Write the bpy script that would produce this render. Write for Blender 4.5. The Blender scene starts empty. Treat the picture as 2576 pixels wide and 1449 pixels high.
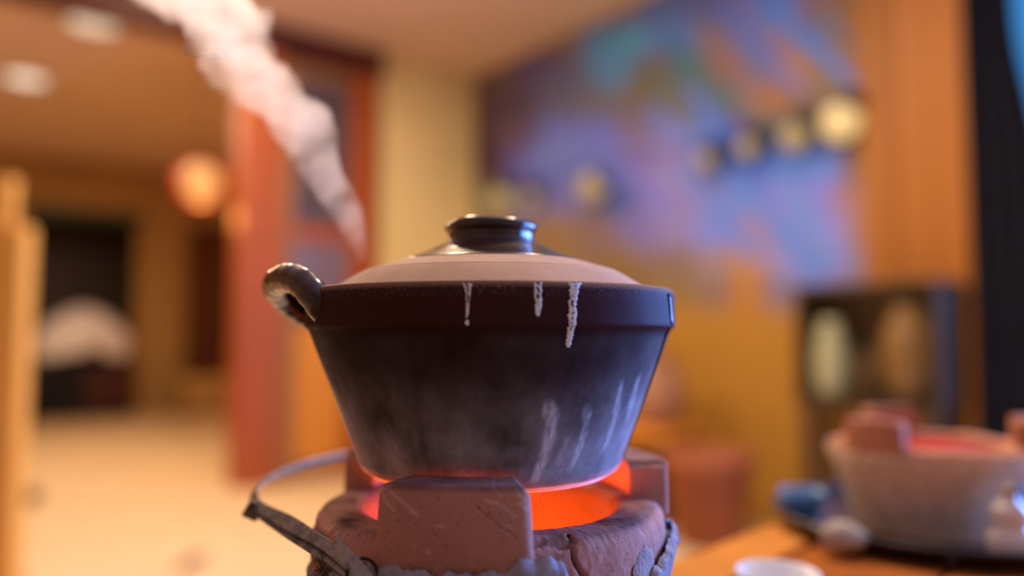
import bpy, math, random
from mathutils import Vector, noise, Matrix
random.seed(7)
SC = bpy.context.scene
COL = SC.collection
R = math.radians
EYE = 0.95                       # camera height above the floor; the table tops are at 0.75
F = 1900.0                       # focal length in pixels of the 2576 x 1449 frame
PITCH = math.atan(116.0 / F)

# ------------------------------------------------------------------ camera
cd = bpy.data.cameras.new('camera'); cam = bpy.data.objects.new('camera', cd); COL.objects.link(cam)
cam.location = (0, 0, EYE); cam.rotation_euler = (math.pi / 2 + PITCH, 0, 0)
cd.sensor_width = 36.0; cd.lens = F / 2576 * 36.0; cd.clip_start = 0.01; cd.clip_end = 100
cd.dof.use_dof = True; cd.dof.focus_distance = 0.385; cd.dof.aperture_fstop = 1.5
SC.camera = cam
# ------------------------------------------------------------------ world, view
w = bpy.data.worlds.new('dusk'); SC.world = w; w.use_nodes = True
bg = w.node_tree.nodes['Background']; bg.inputs[0].default_value = (0.05, 0.25, 0.62, 1); bg.inputs[1].default_value = 1.0
vs = SC.view_settings; vs.view_transform = 'Standard'; vs.look = 'None'; vs.gamma = 1.0; vs.use_curve_mapping = False
vs.exposure = 0.15
SC.cycles.use_denoising = True
SC.cycles.volume_bounces = 4
SC.cycles.max_bounces = 8

# room axes: A runs away from the camera to the left, B away to the right
AZ = R(52)
B = Vector((math.sin(AZ), math.cos(AZ), 0)); A = Vector((-math.cos(AZ), math.sin(AZ), 0))
def rm(a, b, z=0.0): return A * a + B * b + Vector((0, 0, z))
CEIL = EYE + 2.0
A_FAR, A_PART, A_BACK = 9.8, 4.76, -3.2
B_RIGHT, B_LEFT = 3.35, -2.6

def light(name, kind, loc, energy, color, size=None, target=None, sizey=None, spot=None):
    d = bpy.data.lights.new(name, kind); d.energy = energy; d.color = color
    if kind == 'AREA':
        d.size = size
        if sizey: d.shape = 'RECTANGLE'; d.size_y = sizey
    elif size is not None: d.shadow_soft_size = size
    if spot: d.spot_size = R(spot); d.spot_blend = 0.6
    o = bpy.data.objects.new(name, d); COL.objects.link(o); o.location = loc
    if target is not None:
        o.rotation_euler = (Vector(target) - Vector(loc)).to_track_quat('-Z', 'Y').to_euler()
    return o
# dusk light entering by the window of the right wall
wl = rm(-0.7, B_RIGHT + 0.35, 1.35)
light('window_right_offscreen', 'AREA', wl, 390, (0.16, 0.32, 1.0), 2.8, wl - B, 1.5)
# ------------------------------------------------------------------ helpers
def ray(px, py):
    d = Vector(((px - 1288) / F, (724.5 - py) / F, -1.0))
    return Matrix.Rotation(math.pi / 2 + PITCH, 3, 'X') @ d
def at(px, py, Y):
    d = ray(px, py); return Vector((0, 0, EYE)) + d * (Y / d.y)
def at_z(px, py, z):
    d = ray(px, py); return Vector((0, 0, EYE)) + d * ((z - EYE) / d.z)
def at_plane(px, py, n, c):
    d = ray(px, py); o = Vector((0, 0, EYE)); return o + d * ((c - o.dot(n)) / d.dot(n))
def to_px(p):
    q = Matrix.Rotation(-(math.pi / 2 + PITCH), 3, 'X') @ (p - Vector((0, 0, EYE)))
    return 1288 + F * q.x / -q.z, 724.5 - F * q.y / -q.z
def lin(c):
    f = lambda v: v / 12.92 if v <= 0.04045 else ((v + 0.055) / 1.055) ** 2.4
    return tuple(f(v / 255.0) for v in c)

class NT:
    def __init__(s, name):
        s.m = bpy.data.materials.new(name); s.m.use_nodes = True
        s.t = s.m.node_tree; s.b = s.t.nodes['Principled BSDF']
        s.co = s.t.nodes.new('ShaderNodeTexCoord').outputs['Object']
    def n(s, typ, **kw):
        x = s.t.nodes.new('ShaderNode' + typ)
        for k, v in kw.items(): setattr(x, k, v)
        return x
    def link(s, a, b): s.t.links.new(a, b)
    def map(s, scale=(1, 1, 1), rot=(0, 0, 0)):
        x = s.n('Mapping'); x.inputs['Scale'].default_value = scale; x.inputs['Rotation'].default_value = rot
        s.link(s.co, x.inputs[0]); return x.outputs[0]
    def noise(s, scale, detail=4, rough=0.55, co=None, dist=0.0):
        x = s.n('TexNoise'); x.inputs['Scale'].default_value = scale; x.inputs['Detail'].default_value = detail
        x.inputs['Roughness'].default_value = rough; x.inputs['Distortion'].default_value = dist
        s.link(co or s.co, x.inputs['Vector']); return x.outputs['Fac']
    def ramp(s, fac, stops):
        x = s.n('ValToRGB'); e = x.color_ramp.elements
        while len(e) < len(stops): e.new(0.5)
        for q, (p, c) in zip(e, stops):
            q.position = p; q.color = tuple(c) + (1,) if hasattr(c, '__len__') else (c, c, c, 1)
        s.link(fac, x.inputs[0]); return x.outputs[0]
    def mix(s, fac, a, b, mode='MIX'):
        x = s.n('Mix', data_type='RGBA', blend_type=mode)
        for sock, v in ((x.inputs[0], fac), (x.inputs[6], a), (x.inputs[7], b)):
            if hasattr(v, 'is_output'): s.link(v, sock)
            elif hasattr(v, '__len__'): sock.default_value = tuple(v) + (1,)
            else: sock.default_value = v
        return x.outputs[2]
    def math(s, op, a, b=0.0):
        x = s.n('Math', operation=op)
        for i, v in enumerate((a, b)):
            if hasattr(v, 'is_output'): s.link(v, x.inputs[i])
            else: x.inputs[i].default_value = v
        return x.outputs[0]
    def attr(s, name): return s.n('Attribute', attribute_name=name).outputs
    def bump(s, h, strength=0.3, dist=0.001):
        x = s.n('Bump'); x.inputs['Strength'].default_value = strength; x.inputs['Distance'].default_value = dist
        s.link(h, x.inputs['Height']); s.link(x.outputs[0], s.b.inputs['Normal'])
    def set(s, **kw):
        for k, v in kw.items():
            sock = s.b.inputs[k.replace('_', ' ')]
            if hasattr(v, 'is_output'): s.link(v, sock)
            elif hasattr(v, '__len__') and len(v) == 3: sock.default_value = tuple(v) + (1,)
            else: sock.default_value = v
        return s.m

def plain(name, col, rough=0.6, var=0.25, scale=8.0, metal=0.0, bump=0.0, bscale=60.0, coat=0.0, stretch=(1, 1, 1), spec=0.4):
    s = NT(name); co = s.map(stretch)
    f = s.noise(scale, 4, 0.6, co)
    lo = tuple(v * (1 - var) for v in col); hi = tuple(min(1, v * (1 + var)) for v in col)
    s.set(Base_Color=s.ramp(f, [(0.25, lo), (0.75, hi)]), Roughness=rough, Metallic=metal, Coat_Weight=coat, Specular_IOR_Level=spec)
    if bump: s.bump(s.noise(bscale, 3, 0.6, co), bump, 0.002)
    return s.m
def emit(name, col, strength, base=(0.8, 0.8, 0.8)):
    s = NT(name); f = s.noise(6, 2)
    s.set(Base_Color=base, Emission_Color=s.ramp(f, [(0.2, tuple(v * 0.92 for v in col)), (0.8, col)]), Emission_Strength=strength, Roughness=0.5)
    return s.m

def mk(name, verts, faces, mat, parent=None, smooth=True, loc=(0, 0, 0)):
    me = bpy.data.meshes.new(name); me.from_pydata([tuple(v) for v in verts], [], faces); me.update()
    if smooth:
        me.polygons.foreach_set('use_smooth', [True] * len(me.polygons))
    if mat: me.materials.append(mat)
    o = bpy.data.objects.new(name, me); COL.objects.link(o); o.location = loc
    if parent: o.parent = parent
    return o
def tag(o, label=None, cat=None, group=None, kind=None):
    for k, v in (('label', label), ('category', cat), ('group', group), ('kind', kind)):
        if v: o[k] = v
    return o
def thing(name, loc, label, cat, group=None, rz=0.0):
    o = bpy.data.objects.new(name, None); COL.objects.link(o); o.location = loc; o.rotation_euler = (0, 0, rz)
    o.empty_display_size = 0.05
    return tag(o, label, cat, group)
def lathe_data(prof, n=96, close=False):
    V, Fc = [], []
    for r, z in prof:
        for i in range(n):
            t = 2 * math.pi * i / n; V.append((r * math.cos(t), r * math.sin(t), z))
    m = len(prof)
    for j in range(m - 1 + (1 if close else 0)):
        j2 = (j + 1) % m
        for i in range(n):
            i2 = (i + 1) % n
            Fc.append((j * n + i, j * n + i2, j2 * n + i2, j2 * n + i))
    if not close:
        if prof[0][0] > 1e-6: Fc.append(tuple(range(n - 1, -1, -1)))
        if prof[-1][0] > 1e-6: Fc.append(tuple((m - 1) * n + i for i in range(n)))
    return V, Fc
def lathe(name, prof, mat, parent=None, n=96, close=False, loc=(0, 0, 0), smooth=True):
    V, Fc = lathe_data(prof, n, close); return mk(name, V, Fc, mat, parent, smooth, loc)
def refine(prof, step):
    out = [prof[0]]
    for p, q in zip(prof, prof[1:]):
        d = math.hypot(q[0] - p[0], q[1] - p[1]); k = max(1, int(d / step))
        out += [(p[0] + (q[0] - p[0]) * i / k, p[1] + (q[1] - p[1]) * i / k) for i in range(1, k + 1)]
    return out
def box_data(lo, hi, bev=0.0):
    lo, hi = Vector(lo), Vector(hi)
    if bev <= 0:
        V = [(x, y, z) for x in (lo.x, hi.x) for y in (lo.y, hi.y) for z in (lo.z, hi.z)]
        return V, [(0, 1, 3, 2), (4, 6, 7, 5), (0, 4, 5, 1), (2, 3, 7, 6), (0, 2, 6, 4), (1, 5, 7, 3)]
    import bmesh
    bm = bmesh.new(); bmesh.ops.create_cube(bm, size=1.0)
    for v in bm.verts:
        v.co = Vector(((lo[i] + hi[i]) / 2 + v.co[i] * (hi[i] - lo[i]) for i in range(3)))
    bmesh.ops.bevel(bm, geom=bm.edges[:], offset=bev, segments=2, affect='EDGES', profile=0.5)
    bm.verts.index_update()
    V = [v.co.copy() for v in bm.verts]; Fc = [tuple(v.index for v in f.verts) for f in bm.faces]; bm.free()
    return V, Fc
def box(name, lo, hi, mat, parent=None, bev=0.0, loc=(0, 0, 0)):
    V, Fc = box_data(lo, hi, bev); return mk(name, V, Fc, mat, parent, False, loc)
def rbox(name, a0, a1, b0, b1, z0, z1, mat, parent=None, bev=0.0):
    """box along the room axes"""
    V, Fc = box_data((a0, b0, z0), (a1, b1, z1), bev)
    V = [rm(v[0], v[1], v[2]) for v in V]
    Fc = [tuple(reversed(f)) for f in Fc]
    return mk(name, V, Fc, mat, parent, False)
def tube_data(pts, rad, n=16, cap=True, flat=None):
    """swept tube; rad = number or list; flat=(w,h) makes a rounded strip"""
    pts = [Vector(p) for p in pts]; V, Fc = [], []
    up = Vector((0, 0, 1)); m = len(pts)
    for k, p in enumerate(pts):
        t = (pts[min(k + 1, m - 1)] - pts[max(k - 1, 0)]).normalized()
        s = t.cross(up)
        if s.length < 1e-4: s = Vector((1, 0, 0))
        s.normalize(); u = s.cross(t).normalized()
        r = rad[k] if hasattr(rad, '__len__') else rad
        for i in range(n):
            th = 2 * math.pi * i / n
            cx, cy = math.cos(th), math.sin(th)
            if flat: V.append(p + s * (flat[0] * r * math.copysign(abs(cx) ** 0.5, cx)) + u * (flat[1] * r * math.copysign(abs(cy) ** 0.5, cy)))
            else: V.append(p + s * (r * cx) + u * (r * cy))
    for k in range(m - 1):
        for i in range(n):
            i2 = (i + 1) % n
            Fc.append((k * n + i, (k + 1) * n + i, (k + 1) * n + i2, k * n + i2))
    if cap:
        Fc.append(tuple(range(n))); Fc.append(tuple((m - 1) * n + i for i in range(n - 1, -1, -1)))
    return V, Fc
def tube(name, pts, rad, mat, parent=None, n=16, flat=None):
    V, Fc = tube_data(pts, rad, n, True, flat); return mk(name, V, Fc, mat, parent)
def spline(pts, k=8):
    pts = [Vector(p) for p in pts]; out = []
    P = [pts[0] * 2 - pts[1]] + pts + [pts[-1] * 2 - pts[-2]]
    for i in range(1, len(P) - 2):
        for j in range(k):
            t = j / k; a, b, c, d = P[i - 1], P[i], P[i + 1], P[i + 2]
            out.append(0.5 * ((2 * b) + (c - a) * t + (2 * a - 5 * b + 4 * c - d) * t * t + (3 * b - a - 3 * c + d) * t ** 3))
    out.append(pts[-1]); return out
def fbm(p, s, oct=3):
    v, a = 0.0, 1.0
    for _ in range(oct):
        v += a * noise.noise(Vector(p) * s); s *= 2.1; a *= 0.5
    return v
def ss(x, a, b):
    t = max(0.0, min(1.0, (x - a) / (b - a))); return t * t * (3 - 2 * t)
def jag_ball(rad, seed, amp=0.3, n=14, sq=(1, 1, 1)):
    V, Fc = lathe_data([(math.sin(math.pi * j / n) * rad, -math.cos(math.pi * j / n) * rad) for j in range(n + 1)], n * 2)
    V2 = []
    for v in V:
        v = Vector(v); k = 1 + amp * fbm(v / rad + Vector((seed, seed * 2.3, 0)), 1.1, 2)
        V2.append((v.x * k * sq[0], v.y * k * sq[1], v.z * k * sq[2]))
    return V2, Fc

# ================================================================== MATERIALS of the setting
M = {}
M['ceil'] = plain('ceiling_plaster', (0.80, 0.61, 0.42), 0.85, 0.06, 1.5)
M['cream'] = plain('cream_plaster', (0.88, 0.72, 0.34), 0.8, 0.08, 2.0)
M['olive'] = plain('ochre_plaster', (0.40, 0.24, 0.08), 0.85, 0.12, 1.2)
M['side'] = M['olive']
M['floor'] = plain('sand_floor', (0.70, 0.51, 0.29), 0.55, 0.08, 1.1, bump=0.1, bscale=30)
M['beam'] = plain('dark_red_beam', (0.10, 0.022, 0.008), 0.5, 0.3, 3.0, stretch=(1, 1, 0.2))
M['post'] = plain('red_brown_post', (0.38, 0.085, 0.012), 0.5, 0.25, 2.0, stretch=(3, 3, 0.3))
M['doorwood'] = plain('brown_door_wood', (0.33, 0.15, 0.05), 0.5, 0.3, 2.0, stretch=(4, 4, 0.4))
M['amber'] = plain('amber_wood', (0.66, 0.27, 0.035), 0.5, 0.18, 1.3, stretch=(5, 5, 0.25))
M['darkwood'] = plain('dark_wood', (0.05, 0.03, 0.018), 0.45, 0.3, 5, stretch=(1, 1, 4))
M['black'] = plain('dark_paint', (0.012, 0.010, 0.014), 0.5, 0.2, 5)
M['navy'] = plain('navy_cloth', (0.006, 0.006, 0.014), 0.9, 0.3, 12)

# ================================================================== SETTING
def struct(o): o['kind'] = 'structure'; return o
T = 0.15
struct(rbox('floor', A_BACK - T, A_FAR + T, B_LEFT - T, B_RIGHT + T, -0.1, 0.0, M['floor']))
struct(rbox('ceiling', A_BACK - T, A_FAR + T, B_LEFT - T, B_RIGHT + T, CEIL, CEIL + 0.1, M['ceil']))
struct(rbox('wall_rear', A_BACK - T, A_BACK, B_LEFT, B_RIGHT, 0, CEIL, M['side']))
struct(rbox('wall_left', A_BACK, A_FAR, B_LEFT - T, B_LEFT, 0, CEIL, M['side']))
# far wall of the hall, with a dark doorway
struct(rbox('wall_far', A_FAR, A_FAR + T, B_LEFT, 0.88, 0, CEIL, M['olive']))
struct(rbox('wall_far_pier', A_FAR, A_FAR + T, 2.0, B_RIGHT, 0, CEIL, M['olive']))
struct(rbox('wall_far_head', A_FAR, A_FAR + T, 0.88, 2.0, EYE + 1.42, CEIL, M['side']))
struct(rbox('trim_1', A_FAR - 0.05, A_FAR + 0.02, 0.85, 2.03, EYE + 1.30, EYE + 1.42, plain('green_lintel', (0.012, 0.04, 0.02), 0.5, 0.2)))
# alcove behind that doorway, its back colour darkened to stand for unlit depth
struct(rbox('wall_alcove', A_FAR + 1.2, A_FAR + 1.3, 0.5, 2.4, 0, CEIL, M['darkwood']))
struct(rbox('wall_alcove_side', A_FAR + T, A_FAR + 1.2, 0.5, 0.6, 0, CEIL, M['olive']))
struct(rbox('wall_alcove_side_right', A_FAR + T, A_FAR + 1.2, 2.3, 2.4, 0, CEIL, M['olive']))
struct(rbox('ceiling_alcove', A_FAR + T, A_FAR + 1.3, 0.5, 2.4, CEIL, CEIL + 0.1, M['ceil']))
struct(rbox('floor_alcove', A_FAR + T, A_FAR + 1.3, 0.5, 2.4, -0.1, 0, M['floor']))
# narrow brown door in the far wall
d2 = struct(rbox('door_2', A_FAR - 0.04, A_FAR, 2.55, 3.28, 0.0, EYE + 1.35, plain('narrow_door_wood', (0.09, 0.025, 0.008), 0.5, 0.2, 2)))
# partition wall with the cream end
struct(rbox('wall_back', A_PART, A_PART + T, 2.50, B_RIGHT, 0, CEIL, M['cream']))
# red-brown posts and the header beam that runs on to the left
struct(rbox('trim_2', A_PART - 0.04, A_PART + T, 2.36, 2.50, 0, CEIL - 0.02, M['post']))
struct(rbox('trim_3', A_PART - 0.04, A_PART + T, 1.55, 1.80, 0, CEIL - 0.02, M['post']))
struct(rbox('trim_4', A_PART - 0.08, A_PART + T, B_LEFT, 2.52, CEIL - 0.17, CEIL, M['beam']))
# door leaf between the posts: stiles, pane and two panels
DZ = EYE + 1.80
dr = struct(rbox('door_1', A_PART + 0.03, A_PART + 0.07, 1.80, 2.36, 0, DZ, M['doorwood']))
rbox('stile', A_PART, A_PART + 0.03, 1.80, 1.90, 0, DZ, M['doorwood'], dr, 0.005)
rbox('stile', A_PART, A_PART + 0.03, 2.30, 2.36, 0, DZ, M['post'], dr, 0.005)
rbox('rail', A_PART, A_PART + 0.03, 1.90, 2.30, EYE + 0.10, EYE + 0.22, M['doorwood'], dr, 0.005)
rbox('rail', A_PART, A_PART + 0.03, 1.90, 2.30, EYE + 0.62, EYE + 0.72, M['post'], dr, 0.005)
rbox('rail', A_PART, A_PART + 0.03, 1.90, 2.30, DZ - 0.08, DZ, M['doorwood'], dr, 0.005)
pane = plain('lavender_reflection_glass', (0.20, 0.15, 0.19), 0.25, 0.2, 2)  # lavender reflection put into the panes' base colour
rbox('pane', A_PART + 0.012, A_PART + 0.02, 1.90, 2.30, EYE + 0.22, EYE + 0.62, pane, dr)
rbox('pane', A_PART + 0.012, A_PART + 0.02, 1.90, 2.30, EYE + 0.72, DZ - 0.08, plain('dim_reflection_glass', (0.10, 0.075, 0.09), 0.25, 0.3, 2), dr)
rbox('panel', A_PART + 0.012, A_PART + 0.025, 1.93, 2.27, 0.1, EYE + 0.07, M['amber'], dr, 0.005)

# right wall: painted part, amber part, window
A_W1, A_W0 = 1.14, -2.3           # window from A_W0 to A_W1 along the wall
SILL, WTOP = 0.55, CEIL - 0.12
struct(rbox('wall_right', A_W1, A_FAR, B_RIGHT, B_RIGHT + T, 0, CEIL, M['amber']))
struct(rbox('wall_right_rear', A_BACK, A_W0, B_RIGHT, B_RIGHT + T, 0, CEIL, M['side']))
struct(rbox('wall_right_sill', A_W0, A_W1, B_RIGHT, B_RIGHT + T, 0, SILL, M['amber']))
struct(rbox('wall_right_head', A_W0, A_W1, B_RIGHT, B_RIGHT + T, WTOP, CEIL, M['amber']))
win = struct(rbox('window_1', A_W0, A_W1, B_RIGHT - 0.03, B_RIGHT + 0.06, SILL - 0.04, SILL, M['black']))
rbox('window_frame', A_W1 - 0.02, A_W1 + 0.08, B_RIGHT - 0.05, B_RIGHT + 0.1, SILL, WTOP, M['black'], win)
rbox('window_frame', A_W0, A_W0 + 0.08, B_RIGHT - 0.03, B_RIGHT + 0.1, SILL, WTOP, M['black'], win)
rbox('window_frame', A_W0, A_W1, B_RIGHT - 0.03, B_RIGHT + 0.1, WTOP - 0.06, WTOP, M['black'], win)
for am in (-1.2, -0.1):
    rbox('mullion', am - 0.03, am + 0.03, B_RIGHT - 0.01, B_RIGHT + 0.05, SILL, WTOP - 0.06, M['black'], win)
gl = NT('window_glass'); gm = gl.m
tr_ = gl.n('BsdfTransparent'); gs_ = gl.n('BsdfGlossy'); gs_.inputs['Roughness'].default_value = 0.02; mx_ = gl.n('MixShader'); mx_.inputs[0].default_value = 0.012
gl.link(tr_.outputs[0], mx_.inputs[1]); gl.link(gs_.outputs[0], mx_.inputs[2]); gl.link(mx_.outputs[0], gl.t.nodes['Material Output'].inputs['Surface'])
for a0, a1 in ((A_W0 + 0.08, -1.23), (-1.17, -0.13), (-0.07, A_W1 - 0.02)):
    rbox('pane', a0, a1, B_RIGHT + 0.015, B_RIGHT + 0.02, SILL, WTOP - 0.06, gm, win)

# ------------------------------------------------------------------ mural on the right wall
MUR = []
def row(y, *s): MUR.extend((x, y, lin(c)) for x, c in s)
row(20, (1480, (165, 120, 80)), (1560, (150, 118, 95)), (1650, (105, 125, 155)), (1780, (112, 110, 140)), (1880, (122, 115, 150)), (1960, (90, 125, 175)), (2040, (140, 95, 85)), (2130, (150, 95, 45)), (2300, (165, 98, 32)), (2420, (165, 98, 42)))
row(100, (1430, (150, 110, 80)), (1500, (95, 150, 180)), (1580, (92, 162, 205)), (1700, (98, 130, 165)), (1800, (150, 110, 95)), (1880, (122, 115, 138)), (1970, (150, 110, 110)), (2050, (92, 108, 120)), (2130, (165, 95, 30)), (2300, (165, 98, 32)), (2420, (165, 98, 42)))
row(180, (1250, (125, 90, 70)), (1340, (112, 85, 108)), (1420, (108, 100, 112)), (1540, (98, 140, 155)), (1640, (130, 95, 60)), (1720, (85, 115, 95)), (1830, (168, 100, 60)), (1900, (122, 105, 112)), (2000, (192, 115, 60)), (2080, (138, 105, 70)), (2150, (165, 95, 30)), (2300, (165, 98, 32)))
row(260, (1200, (98, 65, 55)), (1300, (95, 70, 76)), (1400, (112, 100, 106)), (1500, (120, 105, 95)), (1600, (135, 95, 28)), (1700, (130, 100, 75)), (1800, (88, 105, 85)), (1900, (188, 105, 42)), (1990, (140, 95, 65)), (2080, (150, 110, 75)), (2200, (180, 108, 25)), (2380, (170, 98, 30)))
row(340, (1200, (90, 52, 48)), (1300, (115, 80, 86)), (1400, (118, 115, 165)), (1500, (118, 115, 170)), (1600, (135, 105, 122)), (1700, (150, 125, 165)), (1780, (92, 118, 185)), (1850, (52, 75, 125)), (1930, (80, 70, 70)), (2050, (88, 80, 70)), (2140, (85, 58, 45)), (2220, (190, 115, 25)), (2380, (165, 95, 28)))
row(420, (1220, (82, 42, 38)), (1320, (110, 95, 145)), (1400, (120, 126, 198)), (1520, (124, 120, 182)), (1620, (140, 115, 158)), (1700, (168, 130, 142)), (1800, (75, 65, 58)), (1900, (66, 95, 148)), (1980, (82, 115, 172)), (2070, (92, 125, 200)), (2150, (140, 90, 50)), (2230, (190, 115, 28)), (2380, (165, 95, 25)))
row(500, (1220, (140, 120, 82)), (1330, (130, 115, 132)), (1420, (125, 110, 142)), (1560, (76, 84, 124)), (1650, (135, 115, 158)), (1750, (150, 120, 142)), (1850, (108, 125, 182)), (1950, (130, 120, 176)), (2050, (140, 120, 174)), (2130, (172, 110, 88)), (2230, (190, 112, 25)), (2380, (165, 95, 28)))
row(580, (1250, (165, 120, 62)), (1400, (160, 110, 58)), (1500, (140, 100, 80)), (1600, (130, 105, 132)), (1700, (150, 120, 142)), (1800, (122, 125, 182)), (1900, (160, 120, 122)), (2000, (116, 130, 192)), (2100, (150, 130, 170)), (2165, (180, 110, 50)), (2250, (195, 118, 32)), (2380, (175, 105, 35)))
row(660, (1400, (155, 108, 55)), (1560, (145, 100, 48)), (1700, (140, 100, 70)), (1800, (160, 120, 100)), (1880, (192, 120, 58)), (1980, (150, 130, 152)), (2060, (112, 130, 196)), (2130, (150, 130, 162)), (2170, (165, 110, 60)), (2260, (195, 120, 35)), (2380, (180, 110, 38)))
row(740, (1560, (135, 92, 40)), (1700, (150, 104, 48)), (1800, (140, 100, 72)), (1880, (196, 112, 32)), (1960, (130, 105, 100)), (2100, (150, 100, 55)), (2260, (160, 100, 38)))
for yy in range(810, 1300, 80): row(yy, *((x, (190, 115, 27)) for x in range(1680, 2400, 85)))
MUR = [(x, y, lin((190, 115, 27))) if x >= 2195 else (x, y, c) for x, y, c in MUR]
STROKES = [  # painted lines: x0,y0,x1,y1,half width,colour
    (1690, 110, 1960, 330, 14, (70, 110, 100)), (1800, 20, 2010, 220, 13, (85, 110, 160)), (1930, 10, 2140, 200, 16, (80, 125, 170)),
    (1590, 160, 1760, 330, 12, (90, 115, 95)), (1740, 230, 1830, 340, 14, (100, 120, 195)), (1640, 270, 1800, 450, 11, (105, 125, 190)),
    (1700, 420, 1900, 640, 16, (98, 122, 192)), (1830, 420, 2050, 690, 15, (88, 122, 205)), (1960, 430, 2060, 560, 15, (100, 130, 205)),
    (1340, 400, 1440, 350, 18, (130, 130, 205)), (1560, 240, 1680, 340, 10, (110, 115, 130)), (1880, 350, 1990, 240, 10, (190, 120, 60)),
    (2080, 30, 2150, 130, 10, (90, 110, 110)), (1990, 480, 2110, 660, 12, (120, 135, 205))]
STROKES = [(a, b, c, d, h, lin(col)) for a, b, c, d, h, col in STROKES]
WALL_E = (1.15, 0.76, 0.41)       # tone of the lamps on that wall: pigment = seen colour / lamp tone
MUR_GAIN = 1.0
def mural_colour(x, y):
    sw, c = 0.0, Vector((0, 0, 0))
    for mx, my, mc in MUR:
        d = ((x - mx) / 42.0) ** 2 + ((y - my) / 40.0) ** 2
        if d < 14:
            k = math.exp(-d) + 1e-7; sw += k; c += Vector(mc) * k
    if sw < 1e-9:
        best = min(MUR, key=lambda q: (q[0] - x) ** 2 + (q[1] - y) ** 2); c = Vector(best[2])
    else: c /= sw
    for x0, y0, x1, y1, h, col in STROKES:
        dx, dy = x1 - x0, y1 - y0; t = max(0, min(1, ((x - x0) * dx + (y - y0) * dy) / (dx * dx + dy * dy)))
        d = math.hypot(x - x0 - t * dx, y - y0 - t * dy)
        k = 0.95 * math.exp(-(d / h) ** 2)
        c = c.lerp(Vector(col), k)
    return [min(0.92, c[i] * MUR_GAIN / WALL_E[i]) for i in range(3)]
def mural():
    a0, a1, z0, z1 = 1.66, 4.75, 0.02, CEIL - 0.01
    na, nz = 200, 150
    V, Fc, C = [], [], []
    n = B; c = B_RIGHT - 0.012
    for j in range(nz + 1):
        for i in range(na + 1):
            p = rm(a0 + (a1 - a0) * i / na, B_RIGHT - 0.012, z0 + (z1 - z0) * j / nz)
            V.append(p); x, y = to_px(p)
            C.append(mural_colour(max(1180, min(2440, x)), max(0, min(1290, y))))
    m0 = len(V)
    for j in range(nz):
        for i in range(na):
            k = j * (na + 1) + i; Fc.append((k, k + 1, k + na + 2, k + na + 1))
    for i, j in ((0, 0), (na, 0), (na, nz), (0, nz)):
        V.append(rm(a0 + (a1 - a0) * i / na, B_RIGHT, z0 + (z1 - z0) * j / nz)); C.append((0.5, 0.3, 0.1))
    k00, k10, k11, k01 = 0, na, nz * (na + 1) + na, nz * (na + 1)
    Fc += [(m0, m0 + 1, k10, k00), (m0 + 1, m0 + 2, k11, k10), (m0 + 2, m0 + 3, k01, k11), (m0 + 3, m0, k00, k01)]
    s = NT('mural_paint'); mt = s.set(Base_Color=s.attr('paint')['Color'], Roughness=0.6)
    o = mk('mural_panel', V, Fc, mt)
    at_ = o.data.color_attributes.new('paint', 'FLOAT_COLOR', 'POINT')
    at_.data.foreach_set('color', [q for c in C for q in (c[0], c[1], c[2], 1.0)])
    tag(o, 'painted mural panel of lavender blue strokes on an amber ground covering the wall', 'mural')
mural()
# amber boarded pillar standing before the wall at the mural's end
pil = thing('wooden_pillar', rm(1.40, B_RIGHT - 0.05, 0), 'tall amber pillar of upright boards between mural and dark window frame', 'pillar')
pil.rotation_euler = (0, 0, math.atan2(A.y, A.x))
for k in range(3):
    V, Fc = box_data((-0.18 + k * 0.145, -0.03, 0), (-0.18 + k * 0.145 + 0.142, 0.03, CEIL - 0.002), 0.004)
    mk('board', V, Fc, plain('amber_board', (0.48 - 0.05 * k, 0.17 - 0.015 * k, 0.02), 0.5, 0.2, 1.3, stretch=(6, 6, 0.3)), pil, False)
# navy curtain at the window's side
def curtain():
    V, Fc = [], []; nu, nz = 60, 20
    for j in range(nz + 1):
        z = 0.05 + (CEIL - 0.12 - 0.05) * j / nz; wd = 0.185 + 0.08 * (1 - ss(z, 1.5, 2.2)) + 0.10 * (1 - ss(z, 0.4, 1.4))
        for i in range(nu + 1):
            u = i / nu
            V.append(rm(1.225 - wd * u, B_RIGHT - 0.10 - 0.03 * math.sin(u * 26), z))
    for j in range(nz):
        for i in range(nu):
            k = j * (nu + 1) + i; Fc.append((k, k + 1, k + nu + 2, k + nu + 1))
    o = mk('curtain', V, Fc, M['navy']); md = o.modifiers.new('thick', 'SOLIDIFY'); md.thickness = 0.004
    tag(o, 'dark navy gathered curtain hanging at the edge of the blue window', 'curtain')
curtain()

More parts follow.
